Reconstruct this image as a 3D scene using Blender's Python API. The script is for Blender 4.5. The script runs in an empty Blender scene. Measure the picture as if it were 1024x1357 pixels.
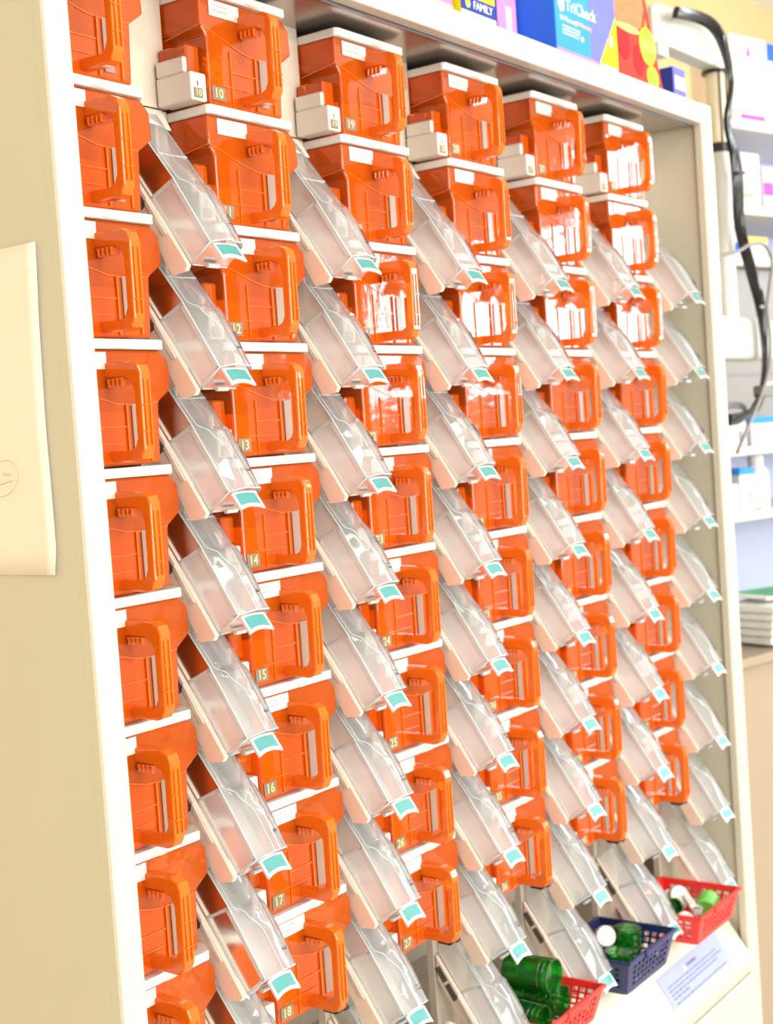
import bpy, bmesh, math, random
from mathutils import Vector, Matrix

random.seed(7)
C = bpy.context.scene.collection
SC = bpy.context.scene

# ------------------------------------------------------------------ camera
R_ = Vector((0.5757657, -0.81469232, -0.06906727))
U_ = Vector((0.08090189, -0.02729193, 0.99634835))
W_ = Vector((0.81360233, 0.57925087, -0.05019639))
cam_d = bpy.data.cameras.new('camera')
cam = bpy.data.objects.new('camera', cam_d); C.objects.link(cam)
m = Matrix((R_, U_, -W_)).transposed().to_4x4()
m.translation = Vector((-0.89913917, -0.97563984, 1.49537894))
cam.matrix_world = m
cam_d.sensor_fit = 'VERTICAL'
cam_d.sensor_height = 36.0
cam_d.lens = 36.0 * 1894.2 / 1357.0
cam_d.clip_start = 0.05
cam_d.dof.use_dof = True
cam_d.dof.focus_distance = 1.35
cam_d.dof.aperture_fstop = 8.0
SC.camera = cam

# ------------------------------------------------------------------ light
SC.view_settings.view_transform = 'Standard'
SC.view_settings.look = 'None'
SC.view_settings.gamma = 1.0
SC.view_settings.use_curve_mapping = False
SC.view_settings.exposure = 0.62
SC.cycles.max_bounces = 14
SC.cycles.transparent_max_bounces = 24
SC.cycles.diffuse_bounces = 5
SC.cycles.glossy_bounces = 5
SC.cycles.transmission_bounces = 8
SC.cycles.caustics_reflective = False
SC.cycles.caustics_refractive = False
SC.cycles.sample_clamp_indirect = 6.0

world = bpy.data.worlds.new('world'); SC.world = world
world.use_nodes = True
world.node_tree.nodes['Background'].inputs[0].default_value = (1.0, 0.95, 0.86, 1)
world.node_tree.nodes['Background'].inputs[1].default_value = 0.68


def area(name, loc, target, sx, sy, power, col):
    d = bpy.data.lights.new(name, 'AREA'); d.shape = 'RECTANGLE'
    d.size = sx; d.size_y = sy; d.energy = power; d.color = col
    o = bpy.data.objects.new(name, d); C.objects.link(o)
    o.location = loc
    o.rotation_euler = (Vector(target) - Vector(loc)).to_track_quat('-Z', 'Y').to_euler()
    return o


area('daylight_window', (4.6, -1.78, 2.05), (0.9, 0.0, 1.75), 0.50, 0.55, 11, (0.86, 0.93, 1.0))
area('daylight_window', (4.6, -2.55, 2.00), (0.6, 0.0, 1.70), 0.60, 0.65, 14, (0.86, 0.93, 1.0))
area('daylight_window', (4.6, -3.15, 1.85), (0.4, 0.0, 1.62), 0.30, 0.45, 4, (0.86, 0.93, 1.0))
area('daylight_window', (4.6, -1.50, 2.50), (0.9, 0.0, 1.1), 0.55, 0.32, 8, (0.80, 0.89, 1.0))
area('front_fill', (1.0, -4.6, 1.8), (0.7, 0.0, 1.4), 3.0, 2.0, 128, (1.0, 0.97, 0.92))  # fill lamp added behind the camera to brighten front faces evenly
area('front_fill', (-2.2, -4.4, 1.8), (0.9, 0.0, 1.4), 1.3, 2.0, 62, (1.0, 0.97, 0.92))  # second fill lamp added to brighten the faces turned left
area('ceiling_tube', (0.1, -1.5, 2.9), (0.1, -1.5, 0), 1.5, 0.25, 9, (1.0, 0.95, 0.86))
area('ceiling_tube', (3.6, -1.15, 2.9), (3.6, -1.15, 0), 1.5, 0.10, 6, (0.90, 0.95, 1.0))
area('ceiling_tube', (3.6, -1.75, 2.9), (3.6, -1.75, 0), 1.5, 0.10, 6, (0.90, 0.95, 1.0))

# ------------------------------------------------------------------ materials
MAT = {}


def nt(name):
    mt = bpy.data.materials.new(name); mt.use_nodes = True
    t = mt.node_tree
    for n in list(t.nodes):
        t.nodes.remove(n)
    return mt, t, t.nodes.new('ShaderNodeOutputMaterial')


def mat(name, col, rough=0.45, metal=0.0, var=0.04, scale=30.0, bump=0.0, coat=0.0, spec=0.5):
    mt, t, out = nt(name)
    b = t.nodes.new('ShaderNodeBsdfPrincipled')
    b.inputs['Roughness'].default_value = rough
    b.inputs['Metallic'].default_value = metal
    b.inputs['Coat Weight'].default_value = coat
    b.inputs['Specular IOR Level'].default_value = spec
    tc = t.nodes.new('ShaderNodeTexCoord')
    nz = t.nodes.new('ShaderNodeTexNoise'); nz.inputs['Scale'].default_value = scale
    nz.inputs['Detail'].default_value = 4
    t.links.new(tc.outputs['Object'], nz.inputs['Vector'])
    rp = t.nodes.new('ShaderNodeValToRGB')
    rp.color_ramp.elements[0].position = 0.3; rp.color_ramp.elements[1].position = 0.7
    lo = tuple(max(0, c * (1 - var)) for c in col); hi = tuple(min(1, c * (1 + var)) for c in col)
    rp.color_ramp.elements[0].color = (*lo, 1); rp.color_ramp.elements[1].color = (*hi, 1)
    t.links.new(nz.outputs['Fac'], rp.inputs['Fac'])
    t.links.new(rp.outputs['Color'], b.inputs['Base Color'])
    if bump:
        bp = t.nodes.new('ShaderNodeBump'); bp.inputs['Strength'].default_value = bump
        bp.inputs['Distance'].default_value = 0.002
        t.links.new(nz.outputs['Fac'], bp.inputs['Height'])
        t.links.new(bp.outputs['Normal'], b.inputs['Normal'])
    t.links.new(b.outputs[0], out.inputs[0])
    MAT[name] = mt
    return mt


def thin(name, tcol, dcol, lcol, fac, rough=0.08, ior=1.5, lfac=0.5, bump=0.0):
    """Thin see-through plastic: tinted see-through + body colour, under a gloss that follows the Fresnel law."""
    mt, t, out = nt(name)
    N = t.nodes.new; L = t.links.new
    tr = N('ShaderNodeBsdfTransparent'); tr.inputs[0].default_value = (*tcol, 1)
    df = N('ShaderNodeBsdfDiffuse')
    tl = N('ShaderNodeBsdfTranslucent'); tl.inputs[0].default_value = (*lcol, 1)
    tc = N('ShaderNodeTexCoord'); nz = N('ShaderNodeTexNoise'); nz.inputs['Scale'].default_value = 22
    L(tc.outputs['Object'], nz.inputs['Vector'])
    rp = N('ShaderNodeValToRGB')
    rp.color_ramp.elements[0].color = (*[c * 0.92 for c in dcol], 1)
    rp.color_ramp.elements[1].color = (*[min(1, c * 1.06) for c in dcol], 1)
    L(nz.outputs['Fac'], rp.inputs['Fac']); L(rp.outputs['Color'], df.inputs[0])
    m1 = N('ShaderNodeMixShader'); m1.inputs[0].default_value = lfac
    L(df.outputs[0], m1.inputs[1]); L(tl.outputs[0], m1.inputs[2])
    m2 = N('ShaderNodeMixShader'); m2.inputs[0].default_value = fac
    L(tr.outputs[0], m2.inputs[1]); L(m1.outputs[0], m2.inputs[2])
    fr = N('ShaderNodeFresnel'); fr.inputs[0].default_value = ior
    gl = N('ShaderNodeBsdfGlossy'); gl.inputs['Roughness'].default_value = rough
    gl.inputs[0].default_value = (1, 1, 1, 1)
    if bump:
        n2 = N('ShaderNodeTexNoise'); n2.inputs['Scale'].default_value = 60
        L(tc.outputs['Object'], n2.inputs['Vector'])
        bp = N('ShaderNodeBump'); bp.inputs['Strength'].default_value = bump; bp.inputs['Distance'].default_value = 0.002
        L(n2.outputs['Fac'], bp.inputs['Height']); L(bp.outputs['Normal'], gl.inputs['Normal'])
    m3 = N('ShaderNodeMixShader')
    L(fr.outputs[0], m3.inputs[0]); L(m2.outputs[0], m3.inputs[1]); L(gl.outputs[0], m3.inputs[2])
    L(m3.outputs[0], out.inputs[0])
    MAT[name] = mt
    return mt


mat('cream_paint', (0.585, 0.56, 0.45), 0.38, var=0.015, scale=6)
mat('header_paint', (0.48, 0.48, 0.46), 0.35, var=0.01, scale=6)
mat('panel_paint', (0.55, 0.49, 0.40), 0.4, var=0.02, scale=8)
mat('soffit_metal', (0.46, 0.40, 0.36), 0.2, metal=0.75, var=0.04)
mat('rail_metal', (0.30, 0.31, 0.33), 0.3, metal=0.9)
mat('white_plastic', (0.64, 0.595, 0.53), 0.35, var=0.02)
mat('lid_plastic', (0.74, 0.70, 0.655), 0.3, var=0.02)
mat('latch_plastic', (0.78, 0.55, 0.38), 0.4)
mat('rail_plastic', (0.86, 0.68, 0.57), 0.45, var=0.03)  # beige plastic with the canisters' pink-orange reflection put into its colour
mat('slot_shade', (0.10, 0.085, 0.07), 0.6)  # dark colour standing for the shade inside the rail slots
mat('plate_brown', (0.19, 0.15, 0.105), 0.5)
mat('digit_gold', (0.82, 0.60, 0.25), 0.5)
mat('black_plastic', (0.012, 0.012, 0.014), 0.25)
mat('black_print', (0.03, 0.03, 0.05), 0.6)
mat('grey_strip', (0.30, 0.20, 0.16), 0.3)
mat('teal_label', (0.065, 0.29, 0.285), 0.35, var=0.06)
mat('tab_white', (0.62, 0.63, 0.615), 0.3, var=0.01)
thin('orange_plastic', (1.0, 0.40, 0.04), (1.0, 0.165, 0.008), (1.0, 0.26, 0.015), 0.42, rough=0.07, ior=1.48, lfac=0.10, bump=0.14)
thin('orange_handle', (1.0, 0.45, 0.05), (1.0, 0.185, 0.010), (1.0, 0.28, 0.02), 0.80, rough=0.06, ior=1.5, lfac=0.12, bump=0.12)
thin('clear_cover', (0.95, 0.975, 0.98), (0.84, 0.88, 0.92), (0.87, 0.92, 0.95), 0.26, rough=0.05, ior=1.55, lfac=0.25, bump=0.06)
thin('frosted_tray', (0.93, 0.93, 0.92), (0.86, 0.84, 0.83), (0.88, 0.88, 0.88), 0.60, rough=0.22, ior=1.4, lfac=0.15, bump=0.05)
thin('pearl_neck', (0.93, 0.92, 0.88), (0.90, 0.87, 0.81), (0.9, 0.87, 0.82), 0.55, rough=0.2, ior=1.45, lfac=0.2)
mat('edge_band', (0.62, 0.66, 0.67), 0.2, var=0.02)
mat('edge_highlight', (0.52, 0.64, 0.68), 0.15, coat=0.5)  # bluish plastic edge with its highlight put into the colour
thin('green_vial_plastic', (0.22, 0.88, 0.28), (0.03, 0.48, 0.06), (0.06, 0.6, 0.10), 0.20, rough=0.06, ior=1.5, bump=0.05)
mat('orange_lit', (1.0, 0.52, 0.09), 0.4, var=0.08, scale=25)  # extra bright orange so the canisters look lit from inside
mat('orange_shaded', (0.42, 0.085, 0.02), 0.4, var=0.1, scale=25)  # same orange with the shade of the hopper interior put into its colour
mat('red_plastic', (0.82, 0.035, 0.03), 0.3, var=0.03)
mat('navy_plastic', (0.012, 0.022, 0.12), 0.28, var=0.05)
mat('white_cap', (0.66, 0.65, 0.62), 0.35)
mat('lime_plastic', (0.16, 0.60, 0.09), 0.3)
mat('pill_white', (0.95, 0.80, 0.60), 0.5, var=0.08)
mat('pill_dark', (0.40, 0.12, 0.06), 0.4, var=0.1)


def paper_mat(name, base, ink, lines, lo, hi, thick=0.35, axis='Z', wscale=60.0):
    """Printed paper whose illegible small print is broken rows of ink, in generated coordinates."""
    mt, t, out = nt(name)
    N = t.nodes.new; L = t.links.new
    b = N('ShaderNodeBsdfPrincipled'); b.inputs['Roughness'].default_value = 0.6
    tc = N('ShaderNodeTexCoord'); sp = N('ShaderNodeSeparateXYZ')
    L(tc.outputs['Generated'], sp.inputs[0])
    mul = N('ShaderNodeMath'); mul.operation = 'MULTIPLY'; mul.inputs[1].default_value = lines
    L(sp.outputs[axis], mul.inputs[0])
    fr = N('ShaderNodeMath'); fr.operation = 'FRACT'; L(mul.outputs[0], fr.inputs[0])
    lt = N('ShaderNodeMath'); lt.operation = 'LESS_THAN'; lt.inputs[1].default_value = thick
    L(fr.outputs[0], lt.inputs[0])
    nz = N('ShaderNodeTexNoise'); nz.inputs['Scale'].default_value = wscale; nz.inputs['Detail'].default_value = 1
    L(tc.outputs['Generated'], nz.inputs['Vector'])
    gt = N('ShaderNodeMath'); gt.operation = 'GREATER_THAN'; gt.inputs[1].default_value = 0.45
    L(nz.outputs['Fac'], gt.inputs[0])
    a = N('ShaderNodeMath'); a.operation = 'MULTIPLY'; L(lt.outputs[0], a.inputs[0]); L(gt.outputs[0], a.inputs[1])
    cur = a
    for ax, (l, h) in (('X', lo), ('Z' if axis == 'Z' else 'Y', hi)):
        g1 = N('ShaderNodeMath'); g1.operation = 'GREATER_THAN'; g1.inputs[1].default_value = l
        g2 = N('ShaderNodeMath'); g2.operation = 'LESS_THAN'; g2.inputs[1].default_value = h
        L(sp.outputs[ax], g1.inputs[0]); L(sp.outputs[ax], g2.inputs[0])
        p = N('ShaderNodeMath'); p.operation = 'MULTIPLY'; L(g1.outputs[0], p.inputs[0]); L(g2.outputs[0], p.inputs[1])
        q = N('ShaderNodeMath'); q.operation = 'MULTIPLY'; L(cur.outputs[0], q.inputs[0]); L(p.outputs[0], q.inputs[1])
        cur = q
    mx = N('ShaderNodeMix'); mx.data_type = 'RGBA'
    mx.inputs[6].default_value = (*base, 1); mx.inputs[7].default_value = (*ink, 1)
    L(cur.outputs[0], mx.inputs[0]); L(mx.outputs[2], b.inputs['Base Color'])
    L(b.outputs[0], out.inputs[0])
    MAT[name] = mt


paper_mat('sticker_paper', (0.64, 0.57, 0.53), (0.28, 0.22, 0.28), 3.0, (0.08, 0.62), (0.12, 0.88), 0.22, 'Z', 14)
mat('paper_cream', (0.86, 0.79, 0.69), 0.7, var=0.02, scale=5)
mat('pencil', (0.35, 0.33, 0.28), 0.8)
mat('notice_paper', (0.28, 0.33, 0.60), 0.4, var=0.02)
mat('notice_ink', (0.12, 0.13, 0.32), 0.6)
mat('warning_grey', (0.50, 0.45, 0.40), 0.5)
mat('wall_yellow', (0.66, 0.53, 0.27), 0.8, var=0.02, scale=3)
mat('ceiling_white', (0.85, 0.84, 0.80), 0.8)
mat('floor_vinyl', (0.55, 0.48, 0.38), 0.4, var=0.06, scale=4)
mat('counter_beige', (0.36, 0.285, 0.205), 0.5, var=0.02, scale=4)
mat('shelf_paint', (0.60, 0.59, 0.57), 0.4, var=0.01)
mat('shelf_back', (0.45, 0.52, 0.72), 0.5, var=0.02)
mat('dark_grey', (0.16, 0.16, 0.165), 0.4)
mat('grey_paint', (0.22, 0.21, 0.195), 0.45, var=0.03)
mat('cable_grey', (0.22, 0.215, 0.205), 0.4)
mat('arm_white', (0.62, 0.62, 0.59), 0.3, var=0.01)
mat('pole_beige', (0.80, 0.72, 0.52), 0.35, var=0.02)
mat('blue_card', (0.03, 0.14, 0.80), 0.7, spec=0.12, var=0.06, scale=8)
mat('blue_light', (0.05, 0.30, 0.92), 0.7, spec=0.12, var=0.10, scale=7)
mat('blue_violet', (0.16, 0.18, 0.80), 0.7, spec=0.12, var=0.06)
mat('purple_card', (0.50, 0.22, 0.80), 0.7, spec=0.12, var=0.05)
mat('pink_card', (0.74, 0.26, 0.66), 0.7, spec=0.12, var=0.06)
mat('pink_pale', (0.86, 0.50, 0.72), 0.7, spec=0.12)
mat('salmon_card', (0.88, 0.42, 0.35), 0.7, spec=0.12)
mat('yellow_card', (0.92, 0.84, 0.02), 0.7, spec=0.12, var=0.03)
mat('navy_card', (0.03, 0.05, 0.30), 0.7, spec=0.12)
mat('white_print', (0.85, 0.88, 0.95), 0.7, spec=0.12)
mat('red_card', (0.80, 0.05, 0.035), 0.7, spec=0.12, var=0.2, scale=60)
mat('crimson', (0.50, 0.02, 0.025), 0.7, spec=0.12, var=0.15, scale=80)
mat('orange_card', (0.95, 0.22, 0.10), 0.7, spec=0.12, var=0.12, scale=60)
mat('gold_print', (0.95, 0.62, 0.18), 0.7, spec=0.12)
mat('green_print', (0.32, 0.62, 0.05), 0.7, spec=0.12, var=0.1, scale=60)
mat('lime_print', (0.55, 0.75, 0.12), 0.7, spec=0.12, var=0.1, scale=60)
mat('device_grey', (0.62, 0.61, 0.60), 0.7, spec=0.12)
mat('magenta_print', (0.80, 0.10, 0.45), 0.7, spec=0.12)
mat('rose_print', (0.85, 0.40, 0.50), 0.7, spec=0.12)
mat('violet_print', (0.60, 0.56, 0.72), 0.7, spec=0.12)
mat('teal_print', (0.50, 0.66, 0.70), 0.7, spec=0.12)
mat('box_white', (0.66, 0.65, 0.68), 0.7, spec=0.12, var=0.01)
mat('box_blush', (0.86, 0.70, 0.55), 0.7, spec=0.12)
mat('leaf_green', (0.06, 0.42, 0.12), 0.4)
mat('sheet_white', (0.88, 0.87, 0.82), 0.6)
mat('sheet_edge', (0.72, 0.65, 0.48), 0.6)
mat('amber_print', (0.85, 0.45, 0.06), 0.5)

# ------------------------------------------------------------------ mesh helpers


class MB:
    def __init__(s):
        s.v = []; s.f = []

    def poly(s, pts):
        i = len(s.v); s.v += [tuple(p) for p in pts]; s.f.append(tuple(range(i, i + len(pts))))
        return s

    def box(s, x0, x1, y0, y1, z0, z1):
        i = len(s.v)
        s.v += [(x0, y0, z0), (x1, y0, z0), (x1, y1, z0), (x0, y1, z0), (x0, y0, z1), (x1, y0, z1), (x1, y1, z1), (x0, y1, z1)]
        for q in ((0, 3, 2, 1), (4, 5, 6, 7), (0, 1, 5, 4), (1, 2, 6, 5), (2, 3, 7, 6), (3, 0, 4, 7)):
            s.f.append(tuple(i + k for k in q))
        return s

    def prism(s, pts, a, b, plane='xz'):
        """Extrude a 2D outline: 'xz' along y, 'yz' along x, 'xy' along z, from a to b."""
        def P(p, d):
            return {'xz': (p[0], d, p[1]), 'yz': (d, p[0], p[1]), 'xy': (p[0], p[1], d)}[plane]
        n = len(pts); i = len(s.v)
        s.v += [P(p, a) for p in pts] + [P(p, b) for p in pts]
        s.f.append(tuple(i + k for k in range(n)))
        s.f.append(tuple(i + n + k for k in reversed(range(n))))
        for k in range(n):
            k2 = (k + 1) % n
            s.f.append((i + k2, i + k, i + n + k, i + n + k2))
        return s

    def tube(s, path, r, seg=8, caps=True):
        path = [Vector(p) for p in path]; i = len(s.v)
        rr = r if isinstance(r, (list, tuple)) else [r] * len(path)
        up = None
        for k, p in enumerate(path):
            d = (path[min(k + 1, len(path) - 1)] - path[max(k - 1, 0)]).normalized()
            if up is None:
                up = Vector((0, 0, 1)) if abs(d.z) < 0.9 else Vector((1, 0, 0))
            a = d.cross(up).normalized(); up = a.cross(d).normalized()
            for j in range(seg):
                t = 2 * math.pi * j / seg
                s.v.append(tuple(p + (a * math.cos(t) + up * math.sin(t)) * rr[k]))
        for k in range(len(path) - 1):
            for j in range(seg):
                j2 = (j + 1) % seg
                s.f.append((i + k * seg + j, i + k * seg + j2, i + (k + 1) * seg + j2, i + (k + 1) * seg + j))
        if caps:
            s.f.append(tuple(i + j for j in reversed(range(seg))))
            e = i + (len(path) - 1) * seg
            s.f.append(tuple(e + j for j in range(seg)))
        return s

    def lathe(s, prof, seg=20):
        i = len(s.v); n = len(prof)
        for r, z in prof:
            for j in range(seg):
                t = 2 * math.pi * j / seg
                s.v.append((r * math.cos(t), r * math.sin(t), z))
        for k in range(n - 1):
            for j in range(seg):
                j2 = (j + 1) % seg
                s.f.append((i + k * seg + j, i + k * seg + j2, i + (k + 1) * seg + j2, i + (k + 1) * seg + j))
        s.f.append(tuple(i + j for j in reversed(range(seg))))
        s.f.append(tuple(i + (n - 1) * seg + j for j in range(seg)))
        return s

    def xf(s, M, start=0):
        for k in range(start, len(s.v)):
            s.v[k] = tuple(M @ Vector(s.v[k]))
        return s

    def mesh(s, name, material, bevel=0.0, seg=1, smooth=False, fix=True):
        me = bpy.data.meshes.new(name)
        me.from_pydata(s.v, [], s.f)
        if fix or bevel:
            bm = bmesh.new(); bm.from_mesh(me)
            if fix:
                bmesh.ops.recalc_face_normals(bm, faces=bm.faces)
            if bevel:
                ed = [e for e in bm.edges if len(e.link_faces) == 2 and e.calc_face_angle(0) > 0.5]
                bmesh.ops.bevel(bm, geom=ed, offset=bevel, segments=seg, profile=0.5, affect='EDGES', clamp_overlap=True)
            bm.to_mesh(me); bm.free()
        if smooth:
            for p in me.polygons:
                p.use_smooth = True
        me.materials.append(MAT[material])
        return me


def put(name, me, parent=None, loc=(0, 0, 0), rot=(0, 0, 0), kind=None):
    o = bpy.data.objects.new(name, me); C.objects.link(o)
    o.location = loc; o.rotation_euler = rot
    if parent is not None:
        o.parent = parent
    if kind:
        o['kind'] = kind
    return o


def part(name, mb, material, parent, bevel=0.0, seg=1, smooth=False, **k):
    return put(name, mb.mesh(name, material, bevel, seg, smooth), parent, **k)


def thing(name, label, cat, loc=(0, 0, 0), rot=(0, 0, 0), group=None):
    o = bpy.data.objects.new(name, None); C.objects.link(o)
    o.empty_display_size = 0.02
    o.location = loc; o.rotation_euler = rot
    o['label'] = label; o['category'] = cat
    if group:
        o['group'] = group
    return o


def tag(o, label, cat, group=None, kind=None):
    o['label'] = label; o['category'] = cat
    if group:
        o['group'] = group
    if kind:
        o['kind'] = kind
    return o


_txt = {}


def text_mesh(body, size, material, align='CENTER', extr=0.0002, spacing=1.0):
    key = (body, size, material, align)
    if key in _txt:
        return _txt[key]
    cu = bpy.data.curves.new('text', 'FONT'); cu.body = body; cu.size = size
    cu.align_x = align; cu.align_y = 'CENTER'; cu.extrude = extr; cu.resolution_u = 2
    cu.space_character = spacing
    o = bpy.data.objects.new('text', cu); C.objects.link(o)
    dg = bpy.context.evaluated_depsgraph_get()
    me = bpy.data.meshes.new_from_object(o.evaluated_get(dg))
    bpy.data.objects.remove(o); bpy.data.curves.remove(cu)
    me.materials.clear(); me.materials.append(MAT[material])
    _txt[key] = me
    return me


FACE = (math.pi / 2, 0, 0)      # text standing upright, facing -Y

# ------------------------------------------------------------------ grid of the dispenser
P = 0.225865          # column pitch
Q = 0.12              # row pitch
Z0 = 1.86             # number plate of the top row
NC, NR = 6, 9
YF = -0.06            # front of the cabinet frame

# ------------------------------------------------------------------ room
def struct(name, mb, material):
    o = put(name, mb.mesh(name, material)); o['kind'] = 'structure'
    return o


struct('floor', MB().box(-4, 7, -5, 0.95, -0.05, 0.0), 'floor_vinyl')
struct('wall_back', MB().box(-4, 7, 0.85, 0.95, 0.0, 2.95), 'wall_yellow')
struct('ceiling', MB().box(-4, 7, -5, 0.95, 2.95, 3.0), 'ceiling_white')
struct('baseboard_back', MB().box(1.5, 7, 0.835, 0.85, 0.0, 0.1), 'shelf_paint')

# ------------------------------------------------------------------ cabinet
cab = thing('dispensing_cabinet', 'tall cream steel pharmacy dispensing cabinet holding six columns of orange canisters', 'cabinet', (0, 0, 0))
XL0, XL1, XR0, XR1 = -0.057, -0.027, 1.350, 1.392
ZT = 2.008
part('side_panel', MB().box(XL0, XL0 + 0.010, YF + 0.0141, 0.45, 0.03, ZT), 'cream_paint', cab)
part('side_panel', MB().box(XR0 + 0.007, XR1, YF + 0.0141, 0.45, 0.03, ZT), 'cream_paint', cab)
for xa_, xb_ in ((XL0, XL1), (XR0, XR1)):
    pr = [(xa_, YF + 0.014), (xa_, YF + 0.004), (xa_ + 0.0012, YF + 0.0012), (xa_ + 0.004, YF), (xb_ - 0.004, YF), (xb_ - 0.0012, YF + 0.0012), (xb_, YF + 0.004), (xb_, YF + 0.014)]
    part('front_stile', MB().prism(pr, 0.03, ZT, 'xy'), 'cream_paint', cab)
part('header', MB().box(XL1, XR0, YF, -0.041, 1.975, ZT), 'header_paint', cab, 0.0015)
part('header_rail', MB().box(XL1, XR0, -0.041, -0.036, 1.972, 1.990), 'rail_metal', cab)
part('soffit', MB().box(XL1, XR0, -0.036, 0.30, 1.975, 1.985), 'soffit_metal', cab)
part('top_panel', MB().box(XL0, XR1, -0.041, 0.45, 1.99, ZT - 0.001), 'cream_paint', cab)
part('back_panel', MB().box(XL0 + 0.01, XR0 + 0.006, 0.43, 0.448, 0.03, 1.99), 'panel_paint', cab)
part('left_filler', MB().box(XL0 + 0.010, -0.046, 0.02, 0.28, 0.70, 1.975), 'panel_paint', cab)
for c in range(NC):
    x0 = c * P + 0.128; x1 = c * P + 0.2025 if c < NC - 1 else XR0 + 0.0065
    mb = MB()
    mb.box(x0, x1, 0.050, 0.062, Z0 - 0.0105, 1.975)
    mb.box(x0, x1, 0.052, 0.062, 0.692, Z0 - 0.0125)
    part('divider_panel', mb, 'panel_paint', cab)
part('lower_back', MB().box(XL0 + 0.01, XR0 + 0.006, 0.285, 0.295, 0.69, 1.975), 'panel_paint', cab)
# bottom ledge, a sloped strip in front of a flat tray
part('tray_shelf', MB().box(XL0 + 0.01, XR0 + 0.006, 0.002, 0.285, 0.678, 0.690), 'cream_paint', cab, 0.001)
part('sloped_ledge', MB().prism([(0.002, 0.690), (-0.066, 0.590), (-0.066, 0.578), (-0.05, 0.578), (0.002, 0.66)], XL0 + 0.01, XR0 - 0.006, 'yz'), 'cream_paint', cab, 0.001)
part('lower_rail', MB().box(XL1, XR0, -0.062, -0.045, 0.565, 0.578), 'panel_paint', cab)
part('front_panel', MB().box(XL1 + 0.001, XR0 - 0.001, -0.066, -0.046, 0.04, 0.562), 'cream_paint', cab, 0.002)
part('plinth', MB().box(XL0, XR1, -0.03, 0.44, 0.0, 0.03), 'dark_grey', cab)

# white dispenser boxes, one beside each canister
mb = MB()
mb.box(-0.0395, -0.0165, 0.0, 0.048, -0.0110, 0.0175)
box_me = mb.mesh('dispenser_box', 'white_plastic', 0.002, 2)
top_me = MB().box(-0.0395, -0.0335, 0.008, 0.048, 0.0176, 0.034).mesh('dispenser_arm', 'white_plastic', 0.002, 1)
bplate_me = MB().box(-0.0365, -0.0235, -0.0006, -0.0001, -0.0085, 0.0015).mesh('number_plate', 'plate_brown')
tick_me = MB().box(-0.0308, -0.0296, -0.0006, -0.0001, 0.0035, 0.0085).mesh('tick_mark', 'black_print')

# ------------------------------------------------------------------ canister template
ORA = 'orange_plastic'
outline = [(-0.020, 0.097), (0.112, 0.097), (0.1235, 0.086), (0.125, 0.060), (0.106, 0.047), (0.103, -0.011),
           (-0.0125, -0.0125), (-0.0125, 0.057), (-0.020, 0.067)]
mb = MB().prism(outline, 0.0, 0.20, 'xz')
body_me = mb.mesh('canister_body', ORA, 0.0025, 2)
mb = MB()
mb.box(0.021, 0.0225, -0.0016, 0.0, -0.009, 0.046)
mb.box(-0.002, 0.055, -0.0012, 0.0, 0.0085, 0.0098)
mb.box(0.060, 0.0625, -0.002, 0.0, -0.009, 0.046)
mb.box(0.089, 0.0915, -0.002, 0.0, -0.009, 0.046)
mb.box(0.0225, 0.060, -0.0012, 0.0, 0.024, 0.0255)
fv = [(-0.0195, 0.0675), (0.0, 0.0615), (0.03, 0.0520), (0.05, 0.0470), (0.075, 0.0455), (0.104, 0.0480)]
mb.prism(fv + [(x, z - 0.0014) for x, z in reversed(fv)], -0.0010, 0.0, 'xz')
mb.prism([(0.001, 0.0675), (0.05, 0.0600), (0.05, 0.0588), (0.001, 0.0663)], -0.0208, -0.0199, 'yz')
ribs_me = mb.mesh('rib_relief', 'orange_handle')
mb = MB()
fl = [(-0.0185, 0.0655), (0.0, 0.060), (0.03, 0.0505), (0.05, 0.0455), (0.075, 0.044), (0.103, 0.047)]
mb.prism(fl + [(x, z - 0.0018) for x, z in reversed(fl)], 0.0008, 0.055, 'xz')
floor_me = mb.mesh('hopper_floor', 'orange_shaded')
mb = MB()
mb.box(-0.0325, -0.0128, 0.010, 0.049, 0.019, 0.048)
drum_me = mb.mesh('drum_housing', ORA, 0.002)
mb = MB()
mb.box(-0.0105, 0.0215, 0.030, 0.033, -0.010, 0.034)
mb.box(0.0225, 0.0600, 0.026, 0.029, -0.010, 0.032)
mb.box(0.0610, 0.1000, 0.036, 0.039, -0.010, 0.041)
upper_me = MB().box(-0.0185, 0.121, 0.090, 0.093, 0.058, 0.095).mesh('dark_backing', 'orange_shaded')  # plate added to keep the upper hopper looking dark
inner_me = mb.mesh('bright_backing', 'orange_lit')  # plates added behind the front to bounce light and brighten the canister
# lid
lid = [(-0.022, -0.002), (-0.018, -0.006), (0.1105, -0.006), (0.1245, 0.014), (0.1265, 0.20), (-0.022, 0.20)]
lid_me = MB().prism(lid, 0.0972, 0.1065, 'xy').mesh('lid', 'lid_plastic', 0.001)
latch_me = MB().prism([(0.043, 0.0985), (0.050, 0.1000), (0.062, 0.0998), (0.068, 0.0982), (0.056, 0.0975)], -0.0072, -0.0058, 'xz').mesh('lid_latch', 'latch_plastic')
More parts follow.
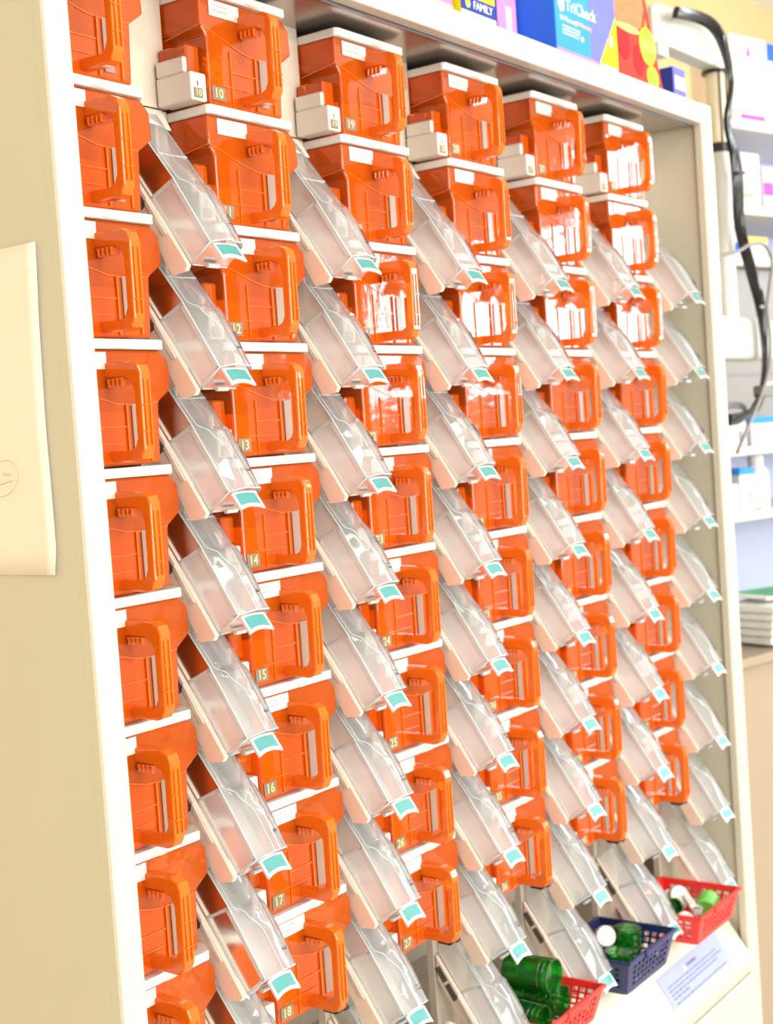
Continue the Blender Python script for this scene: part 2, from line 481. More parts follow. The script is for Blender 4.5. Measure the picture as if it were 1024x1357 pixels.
# loop handle
HX0, HX1 = 0.0375, 0.0515
outer = [(0.0, 0.0845), (-0.034, 0.0835), (-0.0425, 0.0795), (-0.0455, 0.072), (-0.0445, 0.002), (-0.040, -0.0065), (-0.032, -0.009), (0.0, -0.0075)]
inner = [(0.0, 0.0025), (-0.026, 0.0020), (-0.032, 0.005), (-0.0355, 0.012), (-0.0360, 0.056), (-0.032, 0.065), (-0.024, 0.069), (0.0, 0.070)]
mb = MB()
n = len(outer)
for xx, flip in ((HX0, 0), (HX1, 1)):
    for k in range(n - 1):
        a, b, c2, d = outer[k], outer[k + 1], inner[n - 2 - k], inner[n - 1 - k]
        q = [(xx, *a), (xx, *b), (xx, *c2), (xx, *d)]
        mb.poly(q if flip else q[::-1])
for pl in (outer, inner):
    for k in range(n - 1):
        a, b = pl[k], pl[k + 1]
        mb.poly([(HX0, *a), (HX1, *a), (HX1, *b), (HX0, *b)])
me = mb.mesh('handle', 'orange_handle', 0, fix=False)
bm = bmesh.new(); bm.from_mesh(me)
bmesh.ops.remove_doubles(bm, verts=bm.verts, dist=1e-5)
bmesh.ops.recalc_face_normals(bm, faces=bm.faces)
ed = [e for e in bm.edges if len(e.link_faces) == 2 and e.calc_face_angle(0) > 0.8]
bmesh.ops.bevel(bm, geom=ed, offset=0.0018, segments=2, profile=0.5, affect='EDGES')
bm.to_mesh(me); bm.free()
handle_me = me
mb = MB()
for k in range(4):
    y = -0.005 - 0.0056 * k
    mb.prism([(y + 0.0022, 0.069), (y, 0.0605), (y - 0.0022, 0.069)], HX0 - 0.0015, HX1 - 0.002, 'yz')
grip_me = mb.mesh('finger_grip', 'orange_handle', 0.0006)
mb = MB()
for k in range(2):
    mb.box(HX0 + 0.003 + 0.006 * k, HX0 + 0.0048 + 0.006 * k, -0.0466, -0.0440, 0.006, 0.066)
for z in (0.018, 0.042):
    mb.box(HX0 + 0.001, HX1 - 0.001, -0.0463, -0.0440, z, z + 0.0012)
bar_me = mb.mesh('handle_rib', 'orange_handle')
sticker_me = MB().box(-0.006, 0.0400, -0.0012, -0.0003, 0.0785, 0.0945).mesh('label_sticker', 'sticker_paper')
plate_me = MB().box(-0.0095, 0.0100, -0.0012, -0.0003, -0.0070, 0.0070).mesh('number_plate', 'plate_brown')
strip_me = MB().box(0.0680, 0.0800, -0.0014, -0.0002, -0.004, 0.046).mesh('window_strip', 'grey_strip')
mb = MB()
mb.prism([(-0.012, -0.0095), (-0.030, -0.0100), (-0.033, -0.0125), (-0.030, -0.0148), (-0.012, -0.0140)], 0.046, 0.062, 'yz')
mb.tube([(0.060, -0.030, -0.0125), (0.067, -0.030, -0.0125)], 0.0035, 8)
catch_me = mb.mesh('release_catch', 'black_plastic', 0.0008)

# ------------------------------------------------------------------ chute template
CXL, CXR = 0.1355, 0.185
T = [(0.0435, -0.0214), (0.02, -0.053), (-0.013, -0.097), (-0.020, -0.108), (-0.032, -0.127), (-0.055, -0.164)]
B = [(0.049, -0.066), (0.040, -0.079), (0.018, -0.111), (0.013, -0.119), (0.0, -0.138), (-0.030, -0.183)]
Nn = (-0.85, 0.52)


def tray(i0, i1, end, start):
    mb = MB()
    for k in range(i0, i1):
        t0, t1, b0, b1 = T[k], T[k + 1], B[k], B[k + 1]
        mb.poly([(CXL, *t0), (CXL, *t1), (CXL, *b1), (CXL, *b0)])
        d = 0.006
        r0 = (t0[0] - Nn[0] * d, t0[1] - Nn[1] * d); r1 = (t1[0] - Nn[0] * d, t1[1] - Nn[1] * d)
        mb.poly([(CXR, *r0), (CXR, *b0), (CXR, *b1), (CXR, *r1)])
        mb.poly([(CXL, *b0), (CXL, *b1), (CXR, *b1), (CXR, *b0)])
    if end:
        mb.poly([(CXL, *T[i1]), (CXR, *r1), (CXR, *B[i1]), (CXL, *B[i1])])
    return mb


neck_me = tray(0, 2, False, False).mesh('chute_neck', 'pearl_neck', fix=False)
tray_me = tray(2, 5, True, False).mesh('chute_tray', 'frosted_tray', fix=False)
xs = [(0.1375, 0.0020, 0.1765, 0.0025), (0.1375, 0.0020, 0.1765, 0.0025), (0.1385, 0.0025, 0.1765, 0.003),
      (0.146, 0.0075, 0.178, 0.006), (0.155, 0.0095, 0.1795, 0.006), (0.158, 0.0060, 0.179, 0.003)]
# finer stations for a smooth swelling cover
st = []
for k in range(5):
    m_ = 5 if k >= 1 else 3
    for j in range(m_):
        u = j / m_
        us = u * u * (3 - 2 * u)
        tp = tuple(T[k][i] * (1 - u) + T[k + 1][i] * u for i in (0, 1))
        xx = tuple(xs[k][i] * (1 - us) + xs[k + 1][i] * us for i in range(4))
        st.append((tp, xx))
st.append((T[5], xs[5]))
mb = MB(); rows = []
for (ty, tz), (xa, ha, xb, hb) in st:
    def at_(x, h):
        return (x, ty + Nn[0] * h, tz + Nn[1] * h)
    rows.append([at_(CXL, 0.0), at_((CXL + xa) / 2, ha * 0.62), at_(xa, ha), at_((xa + xb) / 2, (ha + hb) / 2 - 0.0012), at_(xb, hb), at_((xb + CXR) / 2 + 0.001, hb * 0.1 - 0.0015), at_(CXR, -0.006)])
for a, b in zip(rows, rows[1:]):
    for j in range(6):
        mb.poly([a[j], a[j + 1], b[j + 1], b[j]])
me = mb.mesh('chute_cover', 'clear_cover', fix=False)
bm = bmesh.new(); bm.from_mesh(me); bmesh.ops.remove_doubles(bm, verts=bm.verts, dist=1e-5)
bmesh.ops.recalc_face_normals(bm, faces=bm.faces); bm.to_mesh(me); bm.free()
for p in me.polygons:
    p.use_smooth = True
cover_me = me
mb = MB()
mb.tube([(CXL, *p) for p in T], 0.0007, 6)
mb.tube([(CXL, *p) for p in B[2:]], 0.0007, 6)
mb.tube([(CXL, *T[2]), (CXL, *B[2])], 0.0006, 6)
mb.tube([rows[-1][j] for j in range(7)], 0.0008, 6)
mb.tube([(CXL, *T[5]), (CXL, *B[5])], 0.0007, 6)
mb.tube([(CXL, *B[5]), (CXR, *B[5])], 0.0007, 6)
mb.tube([r[6] for r in rows], 0.0007, 6)
mb.tube([r[2] for r in rows[4:]], 0.0005, 6)
mb.tube([rows[5][j] for j in range(1, 6)], 0.0005, 5)
edge_me = mb.mesh('chute_edge', 'edge_highlight', smooth=True)  # thin tubes added as the white-blue highlights along the edges
mb = MB()


def off(p, q, d):     # shift the segment p-q sideways by d in the wall plane
    v = Vector((q[0] - p[0], q[1] - p[1])).normalized(); n_ = Vector((-v.y, v.x)) * d
    return (p[0] + n_.x, p[1] + n_.y), (q[0] + n_.x, q[1] + n_.y)


for chain, d in ((T[2:], 0.0050), (B[2:], -0.0030), ([B[2], T[2]], 0.0030), ([T[5], B[5]], 0.0025)):
    for p_, q_ in zip(chain, chain[1:]):
        a_, b_ = off(p_, q_, d)
        mb.prism([p_, q_, b_, a_], CXL - 0.0008, CXL + 0.0002, 'yz')
border_me = mb.mesh('tray_border', 'edge_band')
mb = MB()
mb.poly([(CXL + 0.002, 0.0494, -0.0125), (CXR + 0.008, 0.0494, -0.0125), (CXR - 0.001, 0.030, -0.036), (CXL + 0.004, 0.037, -0.026)])
mb.poly([(CXL + 0.002, 0.0494, -0.0145), (CXL + 0.004, 0.037, -0.028), (CXR - 0.001, 0.030, -0.038), (CXR + 0.008, 0.0494, -0.0145)])
for a, b in (((CXL + 0.002, 0.0494, -0.0125), (CXL + 0.004, 0.037, -0.026)), ((CXL + 0.004, 0.037, -0.026), (CXR - 0.001, 0.030, -0.036)), ((CXR - 0.001, 0.030, -0.036), (CXR + 0.008, 0.0494, -0.0125))):
    mb.poly([a, b, (b[0], b[1], b[2] - 0.002), (a[0], a[1], a[2] - 0.002)])
flange_me = mb.mesh('top_flange', 'white_plastic')
# side rail along the lower back edge, with flat dark strips painted as the shade inside slots and a white rib
B2 = [(0.0495, -0.098), (0.010, -0.159), (-0.007, -0.1905), (-0.026, -0.1885)]
B1 = [(0.0495, -0.0665), (0.019, -0.111), (0.0, -0.138), (-0.0295, -0.1835)]
mb = MB(); mb.prism(B1 + B2[::-1], 0.1292, 0.1348, 'yz')
rail_me = mb.mesh('side_rail', 'rail_plastic', 0.0006)
mb = MB()
for t0, t1 in ((0.05, 0.38), (0.44, 0.80)):
    a = Vector((0.0, 0.046, -0.077)); d = Vector((0, -0.034, -0.052))
    p0 = a + d * t0; p1 = a + d * t1; nn = Vector((0, 0.0070, -0.0047))
    mb.prism([(p0.y, p0.z), (p1.y, p1.z), ((p1 + nn).y, (p1 + nn).z), ((p0 + nn).y, (p0 + nn).z)], 0.1286, 0.1294, 'yz')
slot_me = mb.mesh('rail_slot', 'slot_shade')
mb = MB()
p0 = (0.0185, -0.1125); p1 = (-0.006, -0.151)
mb.prism([p0, p1, (p1[0] + 0.0055, p1[1] - 0.0008), (p0[0] + 0.002, p0[1] - 0.006)], 0.1275, 0.1293, 'yz')
rib_me = mb.mesh('rail_rib', 'white_plastic', 0.0005)
# teal tab, a small curved plate at the mouth
mb = MB(); mb2 = MB(); seg = 8


def tabpt(u, v, lift):
    x = 0.1365 + 0.0355 * u
    cv = 0.0035 * (2 * u - 1) ** 2
    y = -0.054 - 0.010 * v - lift * 0.80 - cv * 0.35
    z = -0.1655 - 0.0145 * v + lift * 0.55 - (0.0030 * (1 - (2 * u - 1) ** 2)) * -1 * v * 0.6
    z -= cv * 0.35
    return (x, y, z)


def sheet(mb, u0, u1, v0, v1, l0, l1):
    g = [[tabpt(u0 + (u1 - u0) * i / seg, v, l) for i in range(seg + 1)] for v, l in ((v0, l0), (v0, l1), (v1, l1), (v1, l0))]
    for a, b in ((0, 1), (1, 2), (2, 3), (3, 0)):
        for i in range(seg):
            mb.poly([g[a][i], g[a][i + 1], g[b][i + 1], g[b][i]])
    for i in (0, seg):
        mb.poly([g[0][i], g[1][i], g[2][i], g[3][i]])


sheet(mb, 0, 1, 0, 1.15, 0.0, 0.0022)
tab_me = mb.mesh('chute_tab', 'tab_white')
sheet(mb2, 0.10, 0.90, 0.16, 0.93, 0.0020, 0.0027)
inset_me = mb2.mesh('tab_inlay', 'teal_label')
mb = MB().tube([(0.150, -0.036, -0.1835), (0.166, -0.036, -0.1835)], 0.0024, 10)
roller_me = mb.mesh('roller', 'edge_band', smooth=False)

# ------------------------------------------------------------------ place cells
ORD = ['topmost', 'second from top', 'third from top', 'fourth from top', 'fifth from top', 'sixth from top', 'seventh from top', 'eighth from top', 'bottom']
COLN = ['leftmost column', 'second column from the left', 'third column from the left', 'fourth column from the left', 'fifth column from the left', 'rightmost column']
SEEN = {(1, 0), (1, 2), (1, 3), (1, 4), (1, 5), (1, 6), (1, 7), (1, 8), (2, 0), (2, 4), (2, 5), (2, 6), (2, 7), (2, 8), (3, 8)}
for c in range(NC):
    for k in range(NR):
        num = str(1 + 9 * c + k)
        loc = (c * P, 0, Z0 - Q * k)
        if (c, k) in SEEN:
            lab = 'orange canister with number plate %s, %s in the %s' % (num, ORD[k], COLN[c])
        else:
            lab = 'orange loop-handled canister, %s in the %s' % (ORD[k], COLN[c])
        t = thing('pill_canister', lab, 'canister', loc, group='orange pill canisters in the cabinet')
        b = put('canister_body', body_me, t)
        put('rib_relief', ribs_me, b); put('bright_backing', inner_me, b)
        put('hopper_floor', floor_me, t); put('dark_backing', upper_me, b)
        put('drum_housing', drum_me, t)
        l = put('lid', lid_me, t); l['label'] = 'white lid'
        put('lid_latch', latch_me, l)
        h = put('handle', handle_me, t)
        put('finger_grip', grip_me, h); put('handle_rib', bar_me, h)
        s = put('label_sticker', sticker_me, t); s['label'] = 'white paper sticker with small print'
        pl = put('number_plate', plate_me, t); pl['label'] = 'dark plate with gold number'
        put('number', text_mesh(num, 0.0140, 'digit_gold'), pl, (0, -0.0014, -0.0002), FACE)
        put('window_strip', strip_me, t)
        if k == NR - 1:
            ca = put('release_catch', catch_me, t); ca['label'] = 'black catch'
        # dispenser box of this cell, fixed to the cabinet
        d = put('dispenser_box', box_me, cab, loc)
        put('dispenser_arm', top_me, d)
        put('number_plate', bplate_me, d); put('tick_mark', tick_me, d)
        put('number', text_mesh(num, 0.0095, 'digit_gold'), d, (-0.030, -0.0008, -0.0035), FACE)
        # chute
        ch = thing('pill_chute', 'clear plastic chute with teal tab, %s beside the %s of canisters' % (ORD[k], COLN[c].replace(' from the left', '')), 'chute', loc, group='clear pill chutes')
        put('chute_neck', neck_me, ch)
        tr = put('chute_tray', tray_me, ch); put('chute_edge', edge_me, tr); put('tray_border', border_me, tr)
        cv = put('chute_cover', cover_me, ch)
        o = put('number', text_mesh(num, 0.0085, 'black_print'), cv)
        xd = Vector((0, -0.524, -0.852)); zd = Vector((0.0, -0.85, 0.52)); yd = zd.cross(xd)
        M = Matrix((xd, yd, zd)).transposed().to_4x4(); M.translation = Vector((0.1695, -0.0475 - 0.0045, -0.147 + 0.003))
        o.matrix_local = M
        put('top_flange', flange_me, ch)
        rl = put('side_rail', rail_me, ch); put('rail_slot', slot_me, rl); put('rail_rib', rib_me, rl)
        tb = put('chute_tab', tab_me, ch); tb['label'] = 'white rimmed teal tab'
        put('tab_inlay', inset_me, tb)
        put('roller', roller_me, ch)

# pills that show inside some canisters
ico = bmesh.new(); bmesh.ops.create_icosphere(ico, subdivisions=1, radius=1.0)
iv = [v.co.copy() for v in ico.verts]; ifc = [tuple(v.index for v in f.verts) for f in ico.faces]; ico.free()


def pill_heap(n, x0, x1, y0, y1, z0, top, a=0.0042, b=0.0026):
    mb = MB()
    for _ in range(n):
        x = random.uniform(x0, x1); y = random.uniform(y0, y1)
        zt = top + random.uniform(-0.003, 0.003)
        fz = 0.0655 - (x + 0.0185) * 0.20 if x < 0.05 else 0.0475
        lo_z = z0 if top < 0.05 else max(z0, fz + 0.0055)
        z = random.uniform(lo_z, max(lo_z + 0.001, zt))
        M = Matrix.Translation((x, y, z)) @ Matrix.Rotation(random.uniform(0, 6.28), 4, 'Z') @ Matrix.Rotation(random.uniform(-0.8, 0.8), 4, 'Y') @ Matrix.Diagonal((a, b, b, 1))
        i = len(mb.v)
        mb.v += [tuple(M @ v) for v in iv]
        mb.f += [tuple(i + k for k in f) for f in ifc]
    return mb


LEVEL = {(1, 0): ('pill_white', 230, -0.008, 0.045, 'pale pills filling the lower half of canister 10'),
         (1, 8): ('pill_white', 260, 0.052, 0.090, 'pale capsules heaped to the top of canister 18'),
         (0, 2): ('pill_dark', 90, 0.056, 0.072, 'dark pills in the third canister of the leftmost column'),
         (0, 5): ('pill_dark', 90, 0.056, 0.074, 'dark pills in the sixth canister of the leftmost column'),
         (0, 7): ('pill_white', 220, 0.052, 0.086, 'pale pills heaped in the eighth canister of the leftmost column'),
         (0, 8): ('pill_white', 220, 0.052, 0.088, 'pale pills heaped in the bottom canister of the leftmost column'),
         (1, 6): ('pill_dark', 110, 0.052, 0.078, 'dark pills in canister 16'),
         (1, 5): ('pill_dark', 90, 0.052, 0.070, 'dark pills in canister 15'),
         (3, 6): ('pill_dark', 90, 0.052, 0.078, 'dark pills in the seventh canister of the fourth column'),
         (4, 5): ('pill_dark', 70, 0.052, 0.078, 'dark pills in the sixth canister of the fifth column')}
for (c, k), (mt, n_, z0, z1, lab) in LEVEL.items():
    lo = z0 < 0.04
    mb = pill_heap(n_, -0.006 if lo else -0.012, 0.056 if lo else 0.102, 0.006, 0.016 if lo else 0.05, -0.006 if lo else z0, 0.040 if lo else z1)
    o = put('loose_pills', mb.mesh('loose_pills', mt, fix=False, smooth=True), loc=(c * P, 0, Z0 - Q * k))
    tag(o, lab, 'pills', kind='stuff')

# ------------------------------------------------------------------ paper on the side of the cabinet
pg = [(0.09, 1.684), (-0.0315, 1.6849), (-0.0262, 1.6148), (-0.0235, 1.53), (-0.0260, 1.4128), (-0.0225, 1.3983), (0.09, 1.3955)]
mb = MB()
NYP, NZP = 8, 12
def pside(z):   # right edge of the sheet as it curls
    for (y0, z0), (y1, z1) in zip(pg[1:5], pg[2:6]):
        if z1 <= z <= z0:
            return y0 + (y1 - y0) * (z0 - z) / (z0 - z1)
    return pg[1][0]
grid = []
for i in range(NZP + 1):
    z = 1.6848 - (1.6848 - 1.3985) * i / NZP
    e = pside(z); row = []
    for j in range(NYP + 1):
        u = j / NYP; y = e + (0.09 - e) * u
        lift = 0.0012 + 0.0030 * (1 - u) ** 3 * (0.3 + 0.7 * (2 * i / NZP - 1) ** 2)
        row.append((-0.057 - lift, y, z))
    grid.append(row)
for i in range(NZP):
    for j in range(NYP):
        mb.poly([grid[i][j], grid[i][j + 1], grid[i + 1][j + 1], grid[i + 1][j]])
sh = thing('paper_sheet', 'plain white paper sheet with curled edge taped to the cabinet side', 'paper', (0, 0, 0))
o = put('sheet', mb.mesh('sheet', 'paper_cream', smooth=True, fix=False), sh)
bm = bmesh.new(); bm.from_mesh(o.data); bmesh.ops.remove_doubles(bm, verts=bm.verts, dist=1e-5); bmesh.ops.recalc_face_normals(bm, faces=bm.faces); bm.to_mesh(o.data); bm.free()
so = o.modifiers.new('thickness', 'SOLIDIFY'); so.thickness = 0.0003
mb = MB()
XP = -0.0615
loop = []
for i in range(25):
    t = 2 * math.pi * i / 24
    loop.append((XP, 0.0340 - 0.0205 * math.cos(t), 1.4845 + 0.0155 * math.sin(t) + 0.18 * 0.0205 * math.cos(t)))
mb.tube(loop, 0.00022, 4, False)
mb.tube([(XP, 0.046, 1.478), (XP, 0.032, 1.4805), (XP, 0.022, 1.4825)], 0.0003, 4)
sq = [(XP, 0.034 - 0.0012 * i, 1.4880 + 0.0018 * math.sin(i * 1.9)) for i in range(10)]
mb.tube(sq, 0.00022, 4)
part('pencil_mark', mb, 'pencil', sh)['label'] = 'pencilled circle and signature'

# ------------------------------------------------------------------ notice on the ledge
slope = Vector((0, -0.066 - 0.002, 0.590 - 0.690)).normalized()      # down the ledge
nrm = Vector((0, -slope.z, slope.y)) * -1
if nrm.z < 0:
    nrm = -nrm
Mn = Matrix((Vector((1, 0, 0)), -slope, nrm)).transposed().to_4x4()
nx0, nx1 = 1.052, 1.281
Mn.translation = Vector(((nx0 + nx1) / 2, -0.042, 0.62529)) + nrm * 0.0008
nt_ = thing('warning_notice', 'lilac printed warning notice stuck on the sloped cream ledge', 'notice', (0, 0, 0)); nt_.matrix_world = Mn
wd, hg = nx1 - nx0, 0.052
part('paper', MB().box(-wd / 2, wd / 2, -hg / 2, hg / 2, -0.0004, 0.0002), 'notice_paper', nt_)
part('warning_sign', MB().prism([(-0.034, 0.0085), (-0.020, 0.0085), (-0.027, 0.0205)], 0.0002, 0.0006, 'xy'), 'warning_grey', nt_)
put('heading', text_mesh('WARNING', 0.0075, 'notice_ink', 'LEFT'), nt_, (-0.016, 0.0135, 0.0004))
rnd = random.Random(3)
mb = MB()
for r_, (xa, xb) in enumerate(((-0.100, 0.085), (-0.100, 0.100), (-0.100, 0.075), (-0.100, -0.045), (-0.100, 0.095))):
    x = xa; y = 0.0045 - 0.0062 * r_ - (0.0018 if r_ == 4 else 0)
    while x < xb:
        wl = rnd.uniform(0.004, 0.013)
        mb.box(x, min(x + wl, xb), y - 0.0011, y + 0.0011, 0.0002, 0.0004)
        x += wl + 0.0028
part('small_print', mb, 'notice_ink', nt_)

# ------------------------------------------------------------------ baskets
def quad_grid(mb, A, Bq, Cq, D, nx, ny, mx, my):
    """A wall A-B-C-D (A,B bottom; C,D top) with nx by ny rectangular holes, solid margins mx, my (fractions)."""
    A, Bq, Cq, D = map(Vector, (A, Bq, Cq, D))

    def p(u, v):
        return A.lerp(Bq, u).lerp(D.lerp(Cq, u), v)
    us = [0.0]; vs = [0.0]
    bw = 0.34
    for i in range(nx):
        s = (1 - 2 * mx) / nx
        us += [mx + s * i + s * bw / 2, mx + s * (i + 1) - s * bw / 2]
    us.append(1.0)
    for i in range(ny):
        s = (1 - my[0] - my[1]) / ny
        vs += [my[0] + s * i + s * bw / 2, my[0] + s * (i + 1) - s * bw / 2]
    vs.append(1.0)
    for i in range(len(us) - 1):
        for j in range(len(vs) - 1):
            if i % 2 == 1 and j % 2 == 1:
                continue
            mb.poly([p(us[i], vs[j]), p(us[i + 1], vs[j]), p(us[i + 1], vs[j + 1]), p(us[i], vs[j + 1])])


def basket(label, x0, x1, y0, y1, z0, h, material, flip=False):
    t = thing('vial_basket', label, 'basket', ((x0 + x1) / 2, (y0 + y1) / 2, z0), group='small plastic baskets')
    w, d = (x1 - x0) / 2, (y1 - y0) / 2
    ti = 0.012
    bw, bd = w - ti, d - ti
    bl = [(-bw, -bd, 0.001), (bw, -bd, 0.001), (bw, bd, 0.001), (-bw, bd, 0.001)]
    tl = [(-w, -d, h), (w, -d, h), (w, d, h), (-w, d, h)]
    mb = MB()
    for i in range(4):
        j = (i + 1) % 4
        n_ = 9 if i % 2 == 0 else 8
        quad_grid(mb, bl[i], bl[j], tl[j], tl[i], n_, 4, 0.09, (0.16, 0.14))
    quad_grid(mb, bl[0], bl[1], bl[2], bl[3], 8, 8, 0.06, (0.06, 0.06))
    o = put('basket_wall', mb.mesh('basket_wall', material, fix=False), t)
    bm = bmesh.new(); bm.from_mesh(o.data); bmesh.ops.remove_doubles(bm, verts=bm.verts, dist=1e-5)
    bmesh.ops.recalc_face_normals(bm, faces=bm.faces); bm.to_mesh(o.data); bm.free()
    so = o.modifiers.new('thickness', 'SOLIDIFY'); so.thickness = 0.0018; so.offset = 0
    rim = MB(); e = 0.0035
    for i in range(4):
        j = (i + 1) % 4
        a, b = Vector(tl[i]), Vector(tl[j])
        dd = (b - a).normalized(); nn = Vector((dd.y, -dd.x, 0))
        ps = [a - dd * e + nn * e, b + dd * e + nn * e, b - nn * 0.0012 - dd * 0.0012, a - nn * 0.0012 + dd * 0.0012]
        rim.prism([(p.x, p.y) for p in ps], h - 0.003, h + 0.0018, 'xy')
    part('rim', rim, material, t, 0.0012, 2)
    for s in (-1, 1):
        tab = MB().box(-0.030, 0.030, s * (d + 0.0022) - 0.0035, s * (d + 0.0022) + 0.0035, h - 0.006, h + 0.0032)
        part('grip_tab', tab, material, t, 0.0015, 2)
    return t


ZS = 0.690
basket('red plastic basket of mixed vials and caps above the lilac notice', 1.0935, 1.2525, -0.088, 0.048, ZS, 0.047, 'red_plastic')
basket('navy blue plastic basket holding upright green vials', 0.872, 1.0265, -0.076, 0.048, ZS, 0.051, 'navy_plastic')
basket('red plastic basket with three large green vials, left of the navy basket', 0.6455, 0.8005, -0.072, 0.048, ZS, 0.046, 'red_plastic')
basket('black plastic basket mostly hidden under the chutes', 0.420, 0.574, -0.070, 0.048, ZS, 0.040, 'black_plastic')


def vial(label, loc, rot, r, h, group='green prescription vials', cap=None):
    t = thing('prescription_vial', label, 'vial', loc, rot, group)
    k = r / 0.02
    mb = MB().lathe([(r * 0.90, 0.0), (r, 0.0015), (r, h), (r * 1.03, h + 0.0005), (r * 1.03, h + 0.003), (r * 0.93, h + 0.003), (r * 0.93, 0.0035), (r * 0.3, 0.0030)], 24)
    part('vial_body', mb, 'green_vial_plastic', t, smooth=False)
    rg = MB()
    for zz in (h * 0.90, h * 0.80):
        rg.lathe([(r * 1.0, zz), (r * 1.025, zz + 0.0005), (r * 1.025, zz + 0.0016), (r * 1.0, zz + 0.002)], 24)
    part('thread_ring', rg, 'green_vial_plastic', t)
    return t


def cap(label, loc, rot, r, h=0.010, material='white_cap', group='loose vial caps'):
    t = thing('screw_top', label, 'cap', loc, rot, group)
    mb = MB().lathe([(r, 0.0), (r, h * 0.8), (r * 0.93, h), (r * 0.55, h), (r * 0.50, h * 0.92), (0.001, h * 0.92)], 24)
    part('cap_shell', mb, material, t)
    mb = MB()
    for i in range(24):
        a = 2 * math.pi * i / 24
        mb.box(r * math.cos(a) - 0.0006, r * math.cos(a) + 0.0006, r * math.sin(a) - 0.0006, r * math.sin(a) + 0.0006, 0.0005, h * 0.75)
    part('knurling', mb, material, t)
    return t


PI = math.pi
zf = ZS + 0.0025
# navy basket: upside-down vials stand on their mouths
vial('green vial upside down nearest the front of the navy basket', (0.918, -0.036, zf + 0.047), (PI, 0, 0), 0.0205, 0.043)
vial('taller green vial upside down at the right of the navy basket', (0.978, -0.022, zf + 0.060), (PI, 0, 0), 0.0215, 0.056)
vial('green vial half hidden by the chute in the navy basket', (0.914, 0.012, zf + 0.040), (PI, 0, 0), 0.0190, 0.036)
vial('green vial lying at the back of the navy basket', (0.946, 0.021, zf + 0.0165), (0, PI / 2, 0), 0.0155, 0.046)
cap('white cap standing between the green vials in the navy basket', (0.944, -0.002, zf + 0.054), (1.25, 0.0, -0.75), 0.0150)
# right red basket
cap('white cap leaning at the left end of the right red basket', (1.119, -0.050, zf + 0.024), (1.0, 0.2, -0.7), 0.0165)
vial('dark green vial lying in the right red basket', (1.168, 0.024, zf + 0.022), (1.35, 0.0, -0.35), 0.0165, 0.046)
cap('white cap standing on edge behind the lime vial in the right red basket', (1.198, -0.004, zf + 0.036), (1.15, 0, -0.65), 0.0165, 0.011)
o = thing('plastic_measuring_spoon', 'white plastic strip lying between vials in the right red basket', 'spoon', (1.160, -0.046, zf + 0.040), (0.1, -0.2, 0.75))
part('spoon_handle', MB().box(-0.028, 0.028, -0.007, 0.007, -0.003, 0.003), 'white_cap', o, 0.002, 2)
part('spoon_bowl', MB().lathe([(0.010, 0.003), (0.010, 0.006), (0.0085, 0.006), (0.007, 0.003)], 16), 'white_cap', o, loc=(-0.018, 0, 0))
o = thing('lime_vial', 'bright lime green vial lying in the right red basket', 'vial', (1.180, -0.058, zf + 0.026), (0.15, PI / 2 - 0.15, 0.35))
part('vial_body', MB().lathe([(0.016, 0), (0.0175, 0.002), (0.0175, 0.036), (0.0165, 0.038)], 24), 'lime_plastic', o, smooth=False)
part('vial_neck', MB().lathe([(0.014, 0.038), (0.014, 0.043), (0.013, 0.044)], 24), 'lime_plastic', o)
cap('large white cap at the right end of the right red basket', (1.220, 0.014, zf + 0.018), (0.55, 0.25, -0.4), 0.0205)
# left red basket: three big vials
vial('big green vial lying lowest in the left red basket, mouth to the front', (0.688, 0.030, zf + 0.0305), (PI / 2 + 0.06, 0, 0.02), 0.0235, 0.066, 'large green vials')
vial('big green vial leaning in the middle of the left red basket', (0.742, 0.030, zf + 0.0385), (PI / 2 + 0.08, 0, 0.02), 0.0235, 0.066, 'large green vials')
vial('big green vial tilted behind the other two in the left red basket', (0.7145, 0.024, zf + 0.0815), (PI / 2 + 0.02, 0, 0.03), 0.0235, 0.066, 'large green vials')
# dark basket under the second and third columns
vial('green vial lying under the rail in the black basket', (0.458, 0.028, zf + 0.0215), (PI / 2, 0, 0.05), 0.020, 0.06)
vial('green vial lying lowest in the black basket', (0.512, 0.020, zf + 0.0215), (PI / 2, 0, 0.0), 0.020, 0.052)
cap('white cap on edge, upper of two in the black basket', (0.517, -0.006, zf + 0.0665), (PI / 2, 0, PI / 2 - 0.25), 0.019, 0.009)
cap('white cap on edge, lower of two in the black basket', (0.540, -0.030, zf + 0.050), (PI / 2, 0, PI / 2 - 0.25), 0.019, 0.009)

# ------------------------------------------------------------------ boxes on top of the cabinet
ZB = ZT
def carton(label, x0, x1, y0, y1, h, front, side=None, group='boxes on top of the cabinet', name='retail_box'):
    t = thing(name, label, 'box', (x0, y0, ZB + 0.0006), group=group)
    part('carton', MB().box(0, x1 - x0, 0, y1 - y0, 0, h), front, t, 0.0008)
    if side:
        part('side_print', MB().box(-0.0007, 0, 0.001, y1 - y0 - 0.001, 0.001, h - 0.001), side, t)
    return t


